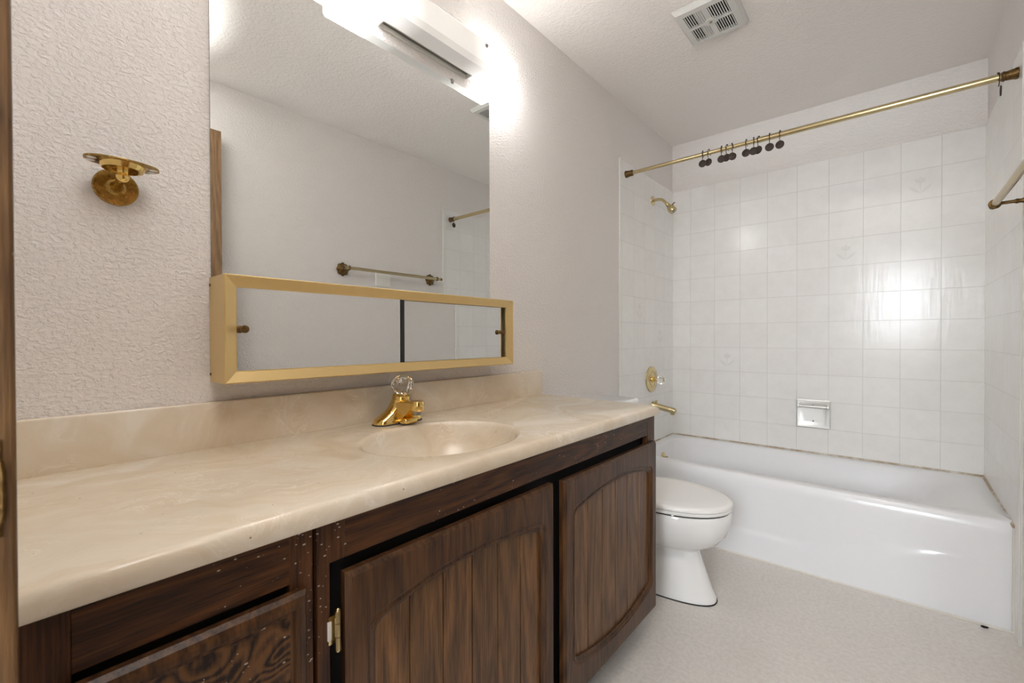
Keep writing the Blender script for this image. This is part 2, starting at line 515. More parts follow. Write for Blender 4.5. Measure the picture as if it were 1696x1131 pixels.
# caulk along the tub
b = BM()
tube(b, [(0.006, L - 0.001, 0.404), (W - 0.006, L - 0.001, 0.404)], 0.006, 8)
tube(b, [(0.007, TY + 0.09, 0.402), (0.007, L, 0.404)], 0.005, 8)
tube(b, [(W - 0.007, TY + 0.085, 0.392), (W - 0.007, L, 0.404)], 0.007, 8)
c_ = struct('trim_1', b, 'caulk', None, 'stained caulk bead where tub meets the tile', 'caulk')
b = BM()
tube(b, [(0.007, 2.419, 0.002), (W - 0.006, 2.419, 0.002)], 0.0055, 8)
tube(b, [(W - 0.007, 2.419, 0.0), (W - 0.007, 2.423, 0.385)], 0.0045, 8)
struct('trim_2', b, 'white_caulk', None, 'white caulk bead along the foot of the tub', 'caulk')

# doorway: jamb, casing, strike plate and the open door
b = BM()
box(b, DX0 - 0.02, DX0, -0.118, 0.0078, 0, DZ, 0.0015)
box(b, DX1, DX1 + 0.02, -0.118, -0.003, 0, DZ, 0.0015)
box(b, DX0 - 0.02, DX1 + 0.02, -0.118, 0.0078, DZ, DZ + 0.02, 0.0015)
box(b, DX0 - 0.075, DX0 - 0.018, -0.0045, 0.0085, 0, DZ + 0.06, 0.002)
box(b, DX0 - 0.0745, W, -0.0045, 0.008, DZ + 0.012, DZ + 0.06, 0.002)
dj = struct('trim_3', b, 'jamb', None, 'brown wooden door jamb at the left edge', 'door frame')
b = BM()
box(b, DX0 - 0.001, DX0 + 0.0008, -0.034, 0.0030, 0.985, 1.035, 0.0004)
tube(b, [(DX0 + 0.0005, 0.0022, 0.992), (DX0 + 0.0012, 0.0030, 0.997), (DX0 + 0.0012, 0.0030, 1.018), (DX0 + 0.0005, 0.0022, 1.024)], 0.0012, 8)
obj('strike_plate', b, 'antique', dj)
b = BM(); box(b, 1.478, 1.511, 0.012, 0.785, 0.012, DZ - 0.006, 0.002)
dl = struct('door_1', b, 'leaf', None, 'brown wooden door folded open against the right wall', 'door')
b = BM(); lathe(b, (1.478, 0.722, 0.95), (-1, 0, 0), [(0.028, 0), (0.028, 0.004), (0.011, 0.008), (0.010, 0.028), (0.024, 0.038), (0.026, 0.05), (0.016, 0.06), (0.0, 0.062)])
obj('door_knob', b, 'brass', dl)

# hall behind the doorway
b = BM(); box(b, 0.1, 2.5, -2.0, -0.02, -0.1, -0.001); struct('floor', b, 'floor', None, 'floor of the hall beyond the doorway', 'floor')
b = BM(); box(b, 0.1, 2.5, -2.0, -0.114, H, H + 0.1); struct('ceiling', b, 'ceil', None, 'ceiling of the hall beyond the doorway', 'ceiling')
b = BM(); box(b, 0.0, 0.1, -2.0, -0.114, 0, H); box(b, 2.5, 2.6, -2.0, -0.114, 0, H); box(b, W + 0.12, 2.5, -0.16, -0.06, 0, H)
struct('wall_hall', b, 'smooth', None, 'side walls of the hall beyond the doorway', 'wall')
b = BM(); box(b, 0.0, 1.05, -2.1, -2.0, 0, H); box(b, 1.71, 2.6, -2.1, -2.0, 0, H); box(b, 1.05, 1.71, -2.1, -2.0, 0, 1.13); box(b, 1.05, 1.71, -2.1, -2.0, 2.01, H)
struct('wall_far', b, 'smooth', None, 'end wall of the hall with a window', 'wall')
b = BM()
for q in ((1.05, 1.075, 1.13, 2.01), (1.685, 1.71, 1.13, 2.01), (1.05, 1.71, 1.13, 1.155), (1.05, 1.71, 1.985, 2.01)): box(b, q[0], q[1], -2.07, -2.03, q[2], q[3], 0.002)
struct('window_1', b, 'white', None, 'white window frame at the end of the hall', 'window')

# ================================================================== BATHTUB
def rrect(x0, x1, y0, y1, rr, z, n=10):
    pts = []
    for cx, cy, a0 in ((x1 - rr, y1 - rr, 0), (x0 + rr, y1 - rr, PI / 2), (x0 + rr, y0 + rr, PI), (x1 - rr, y0 + rr, 1.5 * PI)):
        for i in range(n + 1):
            q = a0 + PI / 2 * i / n
            pts.append(Vector((cx + rr * math.cos(q), cy + rr * math.sin(q), z)))
    return pts
tub = thing('bathtub', 'white enamelled alcove bathtub with smooth apron under the tiled walls', 'bathtub', (W / 2, 2.78, 0))
X0, X1, Y0, Y1 = 0.0065, W - 0.0065, 2.423, L - 0.0005
b = BM()
rings = [rrect(X0, X1, Y0 + 0.024, Y1, 0.004, 0.388), rrect(X0, X1, Y0 + 0.026, Y1, 0.004, 0.394),
         rrect(X0, X1, Y0 + 0.034, Y1, 0.004, 0.399), rrect(X0, X1, Y0 + 0.045, Y1, 0.004, 0.400),
         rrect(X0 + 0.055, X1 - 0.060, Y0 + 0.075, Y1 - 0.045, 0.12, 0.4005), rrect(X0 + 0.060, X1 - 0.085, Y0 + 0.085, Y1 - 0.050, 0.12, 0.396),
         rrect(X0 + 0.065, X1 - 0.120, Y0 + 0.096, Y1 - 0.056, 0.12, 0.385), rrect(X0 + 0.070, X1 - 0.17, Y0 + 0.106, Y1 - 0.066, 0.13, 0.355),
         rrect(X0 + 0.080, X1 - 0.26, Y0 + 0.120, Y1 - 0.085, 0.14, 0.25), rrect(X0 + 0.095, X1 - 0.33, Y0 + 0.135, Y1 - 0.105, 0.14, 0.14),
         rrect(X0 + 0.115, X1 - 0.37, Y0 + 0.155, Y1 - 0.125, 0.14, 0.095), rrect(X0 + 0.16, X1 - 0.42, Y0 + 0.20, Y1 - 0.17, 0.12, 0.075),
         rrect(X0 + 0.25, X1 - 0.52, Y0 + 0.28, Y1 - 0.25, 0.06, 0.070)]
loft(b, rings, False, True)
obj('tub_basin', b, 'worn', tub, smooth=60)
def sst(x): x = min(max(x, 0), 1); return x * x * (3 - 2 * x)
b = BM()
nx, nz = 130, 60
g = []
for i in range(nx + 1):
    x = X0 + (X1 - X0) * i / nx
    row = []
    for k in range(nz + 1):
        z = 0.394 * k / nz
        # the skirt's shallow pressed step, rising and fading towards the right end
        zc = 0.125 + 0.111 * sst((x - 0.92) / 0.48)
        wd = 0.03 + 0.05 * sst((x - 0.75) / 0.25) * sst((1.30 - x) / 0.15) if x < 1.22 else max(0.012, 0.05 * (1.40 - x) / 0.18)
        amp = sst((x - 0.05) / 0.25) * sst((1.42 - x) / 0.14)
        y = Y0 + 0.006 + 0.008 * (z / 0.394) - amp * 0.007 * (1 - sst((z - zc) / wd + 0.5))
        top = max(0, (z - 0.352) / 0.042)
        y += 0.0
        y = y * (1 - sst(top)) + (Y0 + 0.020) * sst(top) if top > 0 else y
        if z > 0.372: y += ((z - 0.372) / 0.022) ** 2 * (0.026 - 0.020)
        row.append(b.verts.new((x, y, z)))
    g.append(row)
for i in range(nx):
    for k in range(nz): b.faces.new((g[i][k], g[i + 1][k], g[i + 1][k + 1], g[i][k + 1]))
obj('apron', b, 'enamel', tub, smooth=60)
b = BM(); lathe(b, (0.076, 2.79, 0.318), (1, 0, -0.08), [(0.036, 0.0), (0.036, 0.004), (0.028, 0.009), (0.0, 0.011)])
tube(b, [(0.084, 2.79, 0.318), (0.098, 2.79, 0.322), (0.108, 2.79, 0.328)], [0.006, 0.005, 0.006], 10)
obj('overflow_plate', b, 'pale_brass', tub)
b = BM(); lathe(b, (0.35, 2.79, 0.070), (0, 0, 1), [(0.03, 0), (0.03, 0.003), (0.022, 0.004), (0.0, 0.0042)])
obj('drain', b, 'pale_brass', tub)

# ================================================================== SHOWER FITTINGS
SY = 2.795
sh = thing('showerhead', 'brass shower head on a bent arm high on the left tiled wall', 'shower head', (0.006, SY, 1.97))
b = BM(); lathe(b, (0.006, SY, 1.972), (1, 0, 0), [(0.031, 0), (0.030, 0.003), (0.020, 0.008), (0.0105, 0.011)])
obj('wall_flange', b, 'pale_brass', sh)
arm = [(0.008, SY, 1.972), (0.034, SY, 1.975), (0.056, SY, 1.973), (0.075, SY, 1.963), (0.091, SY, 1.946), (0.103, SY, 1.931)]
b = BM(); tube(b, arm, 0.0095, 14); obj('arm', b, 'pale_brass', sh)
dv = Vector((0.62, 0, -0.78)).normalized(); hb = Vector(arm[-1])
b = BM(); lathe(b, hb - dv * 0.006, dv, [(0.010, 0), (0.013, 0.003), (0.013, 0.012), (0.0115, 0.016), (0.016, 0.022), (0.022, 0.034), (0.0245, 0.048), (0.0245, 0.066), (0.022, 0.070)], 24)
hd = obj('head', b, 'pale_brass', sh)
b = BM(); lathe(b, hb + dv * 0.060, dv, [(0.021, 0.0), (0.021, 0.0048), (0.017, 0.0052), (0.016, 0.003), (0.009, 0.003), (0.0085, 0.006), (0, 0.006)], 24)
obj('spray_face', b, 'steel', hd)
b = BM(); k0 = hb + dv * 0.024; tube(b, [k0 + Vector((0.012, 0.0, 0.009)), k0 + Vector((0.032, 0.0, 0.024))], 0.0035, 10)
obj('selector_knob', b, 'antique', hd)

va = thing('shower_valve', 'round brass shower valve plate with clear knob on left tiled wall', 'shower valve', (0.006, 2.77, 0.817))
b = BM(); lathe(b, (0.006, 2.77, 0.817), (1, 0, 0), [(0.084, 0), (0.083, 0.006), (0.076, 0.011), (0.055, 0.012), (0.051, 0.008), (0.045, 0.008), (0.043, 0.011), (0.0, 0.012)], 40)
obj('escutcheon', b, 'pale_brass', va)
b = BM(); lathe(b, (0.017, 2.77, 0.817), (1, 0, 0), [(0.022, 0), (0.021, 0.004), (0.015, 0.010), (0.015, 0.018), (0.010, 0.024), (0.010, 0.03)], 24)
obj('stem', b, 'brass', va)
def faceted(b, base, axis, R, n=10):
    d, u, v = frame_of(axis)
    base = Vector(base)
    m = n * 2
    prof = [(R * 0.42, 0, 0), (R * 0.62, R * 0.12, 0.02), (R * 0.93, R * 0.5, 0.05), (R, R * 0.9, 0.06), (R * 0.92, R * 1.25, 0.05), (R * 0.68, R * 1.58, 0.02), (R * 0.6, R * 1.62, 0), (R * 0.35, R * 1.54, 0), (1e-5, R * 1.52, 0)]
    o = BM()
    loft(o, [[base + d * h + (u * math.cos(2 * PI * i / m) + v * math.sin(2 * PI * i / m)) * rr * (1 + (e if i % 2 else -e)) for i in range(m)] for rr, h, e in prof])
    merge(b, o)
b = BM(); faceted(b, (0.046, 2.77, 0.817), (1, 0, -0.02), 0.027); kn = obj('knob', b, 'acrylic', va, smooth=12); kn['label'] = 'clear acrylic faceted knob'

sp = thing('tub_spout', 'brass tub spout on left tiled wall below the valve', 'spout', (0.006, 2.80, 0.645))
b = BM()
def oval(x, zc, ry, rz, n=20): return [Vector((x, 2.80 + ry * math.cos(2 * PI * i / n), zc + rz * math.sin(2 * PI * i / n))) for i in range(n)]
loft(b, [oval(0.006, 0.642, 0.030, 0.030), oval(0.010, 0.642, 0.030, 0.030), oval(0.020, 0.642, 0.024, 0.024), oval(0.05, 0.638, 0.022, 0.020), oval(0.10, 0.630, 0.0215, 0.019), oval(0.145, 0.624, 0.021, 0.018), oval(0.155, 0.622, 0.017, 0.014)])
lathe(b, (0.135, 2.80, 0.622), (0, 0, -1), [(0.014, 0), (0.015, 0.022), (0.013, 0.026), (0.0, 0.026)], 18)
obj('spout_body', b, 'rod', sp)
b = BM(); lathe(b, (0.03, 2.80, 0.655), (0, 0, 1), [(0.004, 0), (0.004, 0.012), (0.008, 0.016), (0.008, 0.022), (0.0, 0.024)], 14)
obj('diverter_knob', b, 'pale_brass', sp)

# soap dish
SX, SZ = 0.839, 0.634
sd = thing('soap_dish', 'square metal recessed soap dish with grab bar on back tiled wall', 'soap dish', (SX, L, SZ - 0.08))
b = BM()
hw, hi = 0.083, 0.062
def fr(y, s): return [Vector((SX + s * cx, y, SZ + s * cz)) for cx, cz in ((-1, -1), (1, -1), (1, 1), (-1, 1))]
loft(b, [fr(L + 0.001, hw), fr(L - 0.004, hw), fr(L - 0.0055, hw - 0.004), fr(L - 0.0045, hi + 0.005), fr(L - 0.003, hi)], False, False)
obj('flange', b, 'chrome', sd, smooth=25)
b = BM()
loft(b, [fr(L - 0.003, hi), fr(L - 0.0015, hi - 0.006), fr(L - 0.0008, hi - 0.02)], False, True)
obj('recess', b, 'chrome', sd, smooth=50)
b = BM()
tube(b, [(SX - 0.07, L - 0.024, SZ + 0.045), (SX + 0.07, L - 0.024, SZ + 0.045)], 0.0085, 14)
obj('grab_bar', b, 'chrome', sd)
for s_ in (-1, 1):
    b = BM(); box(b, SX + s_ * 0.073 - 0.007, SX + s_ * 0.073 + 0.007, L - 0.034, L - 0.004, SZ + 0.034, SZ + 0.056, 0.004, 3)
    obj('bar_post', b, 'chrome', sd)
for dz in (0.05, -0.042):
    b = BM(); lathe(b, (SX, L - 0.0008, SZ + dz), (0, -1, 0), [(0.0042, 0), (0.004, 0.0025), (0, 0.003)], 12)
    obj('screw', b, 'rubber_and_gap_shade', sd)

# ================================================================== CURTAIN ROD + HOOKS
RY, RZ = 2.413, 2.038
rod = thing('shower_curtain_rod', 'long satin brass shower curtain rod across the tub', 'curtain rod', (W / 2, RY, RZ))
b = BM(); tube(b, [(0.02, RY, RZ), (0.74, RY, RZ)], 0.0105, 20); obj('inner_tube', b, 'rod', rod)
b = BM(); lathe(b, (0.70, RY, RZ), (1, 0, 0), [(0.0108, 0), (0.0112, -0.012), (0.0132, 0.0), (0.0132, W - 0.70 - 0.025)], 22); obj('outer_tube', b, 'rod', rod)
for x, s_ in ((0.0065, 1), (W - 0.0065, -1)):
    b = BM(); lathe(b, (x, RY, RZ), (s_, 0, 0), [(0.020, 0), (0.0205, 0.006), (0.018, 0.012), (0.0165, 0.026), (0.0155, 0.032), (0.0175, 0.034), (0.0175, 0.039), (0.0155, 0.040), (0.0155, 0.043), (0.012, 0.045)], 26)
    obj('end_cup', b, 'antique', rod)
def hook(name):
    t_ = thing(name, 'hook', 'curtain hook', (0, RY, RZ), 'disc hooks on the shower rod')
    b = BM()
    pts = []
    for i in range(17):
        q = math.radians(-35 + 250 * i / 16)
        pts.append((0, RY + 0.0155 * math.cos(q), RZ + 0.0015 + 0.0155 * math.sin(q)))
    pts = [(0, RY - 0.004, RZ - 0.034)] + [(0, RY - 0.010, RZ - 0.022)] + pts[::-1]
    tube(b, pts, 0.0016, 8)
    sphere(b, (0, RY, RZ + 0.0175), 0.0035, u=10, v=8)
    sphere(b, pts[-1], 0.0028, u=10, v=8)
    obj('wire_ring', b, 'bronze', t_)
    b = BM(); lathe(b, (0, RY - 0.004, RZ - 0.049), (0, -1, 0), [(0.0165, 0), (0.0188, 0.0012), (0.0188, 0.0035), (0.017, 0.0046), (0.0, 0.005)], 24)
    obj('disc', b, 'bronze', t_)
    return t_
def dup(root):
    rr = root.copy(); C.objects.link(rr)
    for ch in list(root.children):
        c = ch.copy(); C.objects.link(c); c.parent = rr
        for g_ in ch.children:
            d = g_.copy(); C.objects.link(d); d.parent = c
    return rr
proto = hook('curtain_hook')
HK = [(0.438, 6, 'left one of the leftmost pair'), (0.469, -14, 'right one of the leftmost pair'),
      (0.530, 4, 'left of the three next to the leftmost pair'), (0.556, -12, 'middle of the three next to the leftmost pair'), (0.579, 22, 'right of the three next to the leftmost pair'),
      (0.644, -4, 'left of the three at the rod joint'), (0.676, 9, 'middle of the three at the rod joint'), (0.699, -20, 'right of the three at the rod joint'),
      (0.744, 5, 'left of the two right of the rod joint'), (0.788, -6, 'right of the two right of the rod joint'),
      (1.484, 97, 'alone at the right end of the rod')]
for i, (x, rz, lb) in enumerate(HK):
    o = proto if i == 0 else dup(proto)
    o.location.x = x
    o.rotation_euler = (0, 0, math.radians(rz if i < 10 else 8))
    o['label'] = 'bronze disc curtain hook, ' + lb
    if i == 10:
        for ch in o.children:
            if ch.name.startswith('disc'):
                ch.rotation_euler = (0, 0, math.radians(78))

# ================================================================== TOILET
TYC = 1.915
to = thing('toilet', 'white porcelain toilet with closed lid between vanity and bathtub', 'toilet', (0.35, TYC, 0))
def egg(z, xf, xb, bb, n=48, yc=TYC, pw=1.0, xc=None):
    xc = (xb + (xf - xb) * 0.45) if xc is None else xc
    pts = []
    for i in range(n):
        q = 2 * PI * i / n
        c_, s_ = math.cos(q), math.sin(q)
        ax = (xf - xc) if c_ > 0 else (xc - xb)
        pts.append(Vector((xc + ax * math.copysign(abs(c_) ** pw, c_), yc + bb * math.copysign(abs(s_) ** pw, s_), z)))
    return pts
b = BM()
loft(b, [egg(0.004, 0.648, 0.10, 0.103, pw=0.85), egg(0.02, 0.647, 0.10, 0.102, pw=0.85), egg(0.05, 0.630, 0.10, 0.096, pw=0.85), egg(0.10, 0.612, 0.10, 0.090, pw=0.85), egg(0.16, 0.590, 0.10, 0.086, pw=0.85), egg(0.195, 0.578, 0.10, 0.087, pw=0.88),
         egg(0.207, 0.590, 0.11, 0.098, pw=0.9), egg(0.222, 0.622, 0.13, 0.125, pw=0.95), egg(0.245, 0.656, 0.15, 0.150), egg(0.28, 0.684, 0.17, 0.170), egg(0.32, 0.699, 0.18, 0.181), egg(0.350, 0.704, 0.18, 0.185), egg(0.374, 0.704, 0.18, 0.185), egg(0.380, 0.699, 0.185, 0.180)])
box(b, 0.03, 0.26, TYC - 0.11, TYC + 0.11, 0.20, 0.376, 0.03, 4)
bowl = obj('bowl', b, 'porcelain', to, smooth=50)
b = BM(); loft(b, [egg(0.0, 0.651, 0.098, 0.105, pw=0.85), egg(0.0045, 0.651, 0.098, 0.105, pw=0.85)]); obj('base_gap', b, 'rubber_and_gap_shade', to)
b = BM()
o1 = [egg(0.386, 0.698, 0.235, 0.182), egg(0.386, 0.704, 0.23, 0.187), egg(0.392, 0.707, 0.228, 0.189), egg(0.399, 0.705, 0.23, 0.188)]
i1 = [egg(0.399, 0.62, 0.33, 0.11), egg(0.386, 0.62, 0.33, 0.11)]
loft(b, o1 + i1 + [o1[0]], False, False)
bmesh.ops.remove_doubles(b, verts=list(b.verts), dist=1e-6)
obj('seat', b, 'seat', to)
b = BM()
loft(b, [egg(0.400, 0.703, 0.232, 0.186), egg(0.402, 0.708, 0.228, 0.190), egg(0.411, 0.709, 0.227, 0.191), egg(0.417, 0.704, 0.231, 0.187), egg(0.4205, 0.690, 0.242, 0.175), egg(0.4235, 0.63, 0.28, 0.13), egg(0.425, 0.52, 0.38, 0.05)])
obj('seat_lid', b, 'seat', to, smooth=50)
b = BM(); loft(b, [egg(0.379, 0.699, 0.235, 0.181), egg(0.3875, 0.699, 0.235, 0.181)]); obj('seat_gap_shade', b, 'rubber_and_gap_shade', to)  # dark ring filling the bowl-seat gap, its shade painted in
for dy in (-0.185, 0.185):
    b = BM(); box(b, 0.53, 0.538, TYC + dy * 0.93 - 0.008, TYC + dy * 0.93 + 0.008, 0.3795, 0.3865, 0.002); obj('seat_bumper', b, 'white', to)
for dy in (-0.075, 0.075):
    b = BM(); box(b, 0.205, 0.25, TYC + dy - 0.02, TYC + dy + 0.02, 0.378, 0.412, 0.006); obj('lid_hinge', b, 'seat', to)
b = BM()
def tk(z, x0, x1, hy, rr=0.03): return rrect(x0, x1, TYC - hy, TYC + hy, rr, z, 6)
loft(b, [tk(0.377, 0.035, 0.19, 0.19), tk(0.40, 0.03, 0.20, 0.20), tk(0.742, 0.022, 0.212, 0.21)])
tank = obj('tank', b, 'porcelain', to, smooth=50)
b = BM(); loft(b, [tk(0.743, 0.016, 0.218, 0.216), tk(0.752, 0.012, 0.224, 0.221), tk(0.772, 0.012, 0.224, 0.221), tk(0.781, 0.02, 0.216, 0.213)])
obj('tank_lid', b, 'porcelain', to, smooth=50)
b = BM(); lathe(b, (0.211, TYC - 0.15, 0.69), (1, 0, 0), [(0.012, 0), (0.012, 0.008), (0.006, 0.012), (0.006, 0.018)], 14); box(b, 0.224, 0.231, TYC - 0.155, TYC - 0.085, 0.681, 0.694, 0.003)
obj('flush_lever', b, 'chrome', to)

# ================================================================== VANITY
ZC = 0.839; CY0, CY1 = -0.0035, 1.582; XF = 0.546
FX, DF = 0.531, 0.551          # face frame front, door front
ZB = 0.805                    # top of cabinets
GAP = 0.3135
b_ = 0.118                    # underside of the face frame
def cabinet(name, label, y0, y1):
    t_ = thing(name, label, 'cabinet', (0.28, (y0 + y1) / 2, 0))
    b = BM()
    for q in (y0, y1 - 0.016): box(b, 0.002, FX - 0.018, q, q + 0.016, b_, ZB)
    box(b, 0.002, FX - 0.018, y0 + 0.016, y1 - 0.016, b_, b_ + 0.016); box(b, 0.002, 0.01, y0 + 0.016, y1 - 0.016, b_ + 0.016, ZB)
    obj('carcass', b, 'wood_z', t_, smooth=0)
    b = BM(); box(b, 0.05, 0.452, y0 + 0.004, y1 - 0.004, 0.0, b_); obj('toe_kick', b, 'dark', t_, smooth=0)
    return t_
def stile(t_, y0, y1, z0=b_, z1=ZB):
    b = BM(); box(b, FX - 0.019, FX, y0, y1, z0, z1, 0.0012, 1); return obj('stile', b, 'wood_z', t_, smooth=0)
def rail(t_, y0, y1, z0, z1):
    b = BM(); box(b, FX - 0.019, FX - 0.0004, y0, y1, z0, z1, 0.0008, 1); return obj('rail', b, 'wood_y', t_, smooth=0)

dc = cabinet('drawer_cabinet', 'dark wood drawer cabinet at the left end under the counter', CY0 + 0.0005, GAP - 0.0025)
stile(dc, CY0 + 0.001, 0.052); stile(dc, 0.277, GAP - 0.003)
rail(dc, 0.052, 0.277, 0.731, ZB); rail(dc, 0.052, 0.277, 0.43, 0.47); rail(dc, 0.052, 0.277, b_, 0.16)
def drawer(t_, y0, y1, z0, z1):
    b = BM()
    def rg(x, i): return [Vector((x, y, z)) for y, z in ((y0 + i, z0 + i), (y1 - i, z0 + i), (y1 - i, z1 - i), (y0 + i, z1 - i))]
    loft(b, [rg(FX + 0.0005, 0.0), rg(FX + 0.010, 0.0), rg(FX + 0.017, 0.005), rg(DF, 0.012), rg(DF, 0.019), rg(DF - 0.004, 0.022), rg(DF - 0.004, 0.026)], True, False)
    d_ = obj('drawer_front', b, 'door_wood', t_, smooth=15)
    b = BM(); loft(b, [rg(DF - 0.004, 0.026), rg(DF - 0.0042, 0.06)], False, True); loft(b, [rg(DF - 0.012, 0.024), rg(DF - 0.004, 0.026)], True, False)
    p = obj('drawer_panel', b, 'burl', d_, smooth=0); p['label'] = 'burl veneer drawer panel'
b = BM(); box(b, FX - 0.05, FX - 0.025, 0.052, 0.277, 0.16, 0.74); obj('gap_shade_box', b, 'dark', dc)  # near-black box added to paint the shade in the gaps around the drawers
drawer(dc, 0.035, 0.296, 0.452, 0.722); drawer(dc, 0.035, 0.296, 0.14, 0.44)

vc = cabinet('sink_cabinet', 'dark wood sink cabinet with two arched plank doors', GAP + 0.0025, 1.571)
ZR = 0.739
stile(vc, GAP + 0.003, 0.337, b_, ZR); stile(vc, GAP + 0.003, 0.362, ZR, ZB); stile(vc, 1.512, 1.571)
rail(vc, 0.362, 1.512, ZR, ZB); rail(vc, 0.337, 1.512, b_, 0.145)
b = BM(); box(b, FX - 0.06, FX - 0.03, 0.33, 1.52, b_ + 0.02, ZR); obj('gap_shade_box', b, 'dark', vc)  # near-black box behind the doors, giving the gaps their shade as colour

def opening(y0, y1, i, n=14):
    """arched opening outline inset by i: corners rounded, top and bottom bowed outwards"""
    ya, yb = y0 + 0.036 + i, y1 - 0.034 - i
    yc, hw = (ya + yb) / 2, (yb - ya) / 2
    zt = lambda y: 0.664 - i - 0.030 * ((y - yc) / hw) ** 2
    zb = lambda y: 0.174 + i + 0.036 * ((y - yc) / hw) ** 2
    rr = 0.028 - i * 0.4
    pts = []
    def corner(cy, cz, a0):
        for k in range(7):
            q = a0 + PI / 2 * k / 6
            pts.append((cy + rr * math.cos(q), cz + rr * math.sin(q)))
    # bottom edge left->right
    ys = [ya + rr + (yb - ya - 2 * rr) * k / n for k in range(n + 1)]
    for y in ys: pts.append((y, zb(y)))
    for k in range(1, 6):
        q = -PI / 2 + PI / 2 * k / 6; pts.append((yb - rr + rr * math.cos(q), zb(yb - rr) + rr + rr * math.sin(q)))
    zl, zh = zb(yb - rr) + rr, zt(yb - rr) - rr
    for k in range(7): pts.append((yb, zl + (zh - zl) * k / 6))
    for k in range(1, 6):
        q = PI / 2 * k / 6; pts.append((yb - rr + rr * math.cos(q), zt(yb - rr) - rr + rr * math.sin(q)))
    for y in reversed(ys): pts.append((y, zt(y)))
    for k in range(1, 6):
        q = PI / 2 + PI / 2 * k / 6; pts.append((ya + rr + rr * math.cos(q), zt(ya + rr) - rr + rr * math.sin(q)))
    for k in range(7): pts.append((ya, zh - (zh - zl) * k / 6))
    for k in range(1, 6):
        q = PI + PI / 2 * k / 6; pts.append((ya + rr + rr * math.cos(q), zb(ya + rr) + rr + rr * math.sin(q)))
    return pts
def outer_ring(op, y0, y1, z0, z1):
    yc, zc = (y0 + y1) / 2, (z0 + z1) / 2
    res = []
    # project each opening point radially on the rectangle, snapping the nearest to each corner
    for y, z in op:
        dy, dz = y - yc, z - zc
        s_ = min(((y1 - y0) / 2) / abs(dy) if dy else 1e9, ((z1 - z0) / 2) / abs(dz) if dz else 1e9)
        res.append([yc + dy * s_, zc + dz * s_])
    for cy, cz in ((y0, z0), (y1, z0), (y1, z1), (y0, z1)):
        k = min(range(len(res)), key=lambda q: (res[q][0] - cy) ** 2 + (res[q][1] - cz) ** 2)
        res[k] = [cy, cz]
    return res
def vanity_door(t_, y0, y1, z0, z1, hinges):
    b = BM()
    op = opening(y0, y1, 0.0)
    out0 = outer_ring(op, y0, y1, z0, z1)
    ins = 0.008
    out1 = outer_ring(op, y0 + ins, y1 - ins, z0 + ins, z1 - ins)
    R = lambda pts, x: [Vector((x, p[0], p[1])) for p in pts]
    rings = [R(out0, FX + 0.001), R(out0, DF - 0.007), R(out1, DF), R(op, DF), R(opening(y0, y1, 0.003), DF - 0.0035), R(opening(y0, y1, 0.006), DF - 0.004), R(opening(y0, y1, 0.010), DF - 0.0015),
             R(opening(y0, y1, 0.014), DF - 0.0055), R(opening(y0, y1, 0.017), DF - 0.006), R(opening(y0, y1, 0.0175), DF - 0.013)]
    loft(b, rings, False, False)
    d_ = obj('door', b, 'door_wood', t_, smooth=25)
    # plank panel with v grooves, clipped to the opening outline
    o2 = opening(y0, y1, 0.012)
    ya, yb = y0 + 0.048, y1 - 0.046
    pw = (yb - ya) / 6
    def zlim(y):
        yc, hw = (ya + yb) / 2, (yb - ya) / 2
        q = min(1, abs(y - yc) / hw)
        return 0.174 + 0.014 + 0.036 * q * q, 0.664 - 0.014 - 0.030 * q * q
    b = BM()
    cols = []
    for k in range(6):
        for f_, dx in ((0.0, 0.006), (0.010, 0.004), (0.022, 0.0), (0.5, 0.0), (0.978, 0.0), (0.990, 0.004)):
            cols.append((ya + pw * (k + f_), dx))
    cols.append((yb, 0.006))
    vs = []
    for y, dx in cols:
        lo, hi = zlim(y)
        vs.append((b.verts.new((DF - 0.0115 - dx, y, lo)), b.verts.new((DF - 0.0115 - dx, y, hi))))
    for A, B in zip(vs, vs[1:]): b.faces.new((A[0], B[0], B[1], A[1]))
    org = ORG[t_.name]
    mat = m_wood('oak_plank_panel', (62, 40, 22), (132, 94, 56), 'z', 0.33, plank=(ya - org.y, pw))
    p = obj('plank_panel', b, mat, d_, smooth=20)
    for yh, zh in hinges:
        b = BM()
        tube(b, [(FX + 0.008, yh, zh - 0.030), (FX + 0.008, yh, zh - 0.010)], 0.0048, 10); tube(b, [(FX + 0.008, yh, zh - 0.009), (FX + 0.008, yh, zh + 0.011)], 0.0048, 10); tube(b, [(FX + 0.008, yh, zh + 0.012), (FX + 0.008, yh, zh + 0.030)], 0.0048, 10)
        sphere(b, (FX + 0.008, yh, zh + 0.031), 0.004, u=10, v=8); sphere(b, (FX + 0.008, yh, zh - 0.031), 0.004, u=10, v=8)
        s_ = -1 if yh < (y0 + y1) / 2 else 1
        box(b, FX - 0.001, FX + 0.002, min(yh, yh + s_ * 0.012), max(yh, yh + s_ * 0.012), zh - 0.022, zh + 0.022, 0.0006)
        h_ = obj('hinge', b, 'pale_brass', d_); h_['label'] = 'small brass barrel hinge'
    return d_
d1 = vanity_door(vc, 0.354, 0.912, 0.120, 0.722, [(0.345, 0.635), (0.345, 0.21)])
d2 = vanity_door(vc, 0.958, 1.545, 0.120, 0.716, [])
b = BM(); box(b, FX - 0.0005, FX + 0.004, 0.331, 0.338, 0.620, 0.650, 0.002); obj('paint_chip', b, 'white', vc)

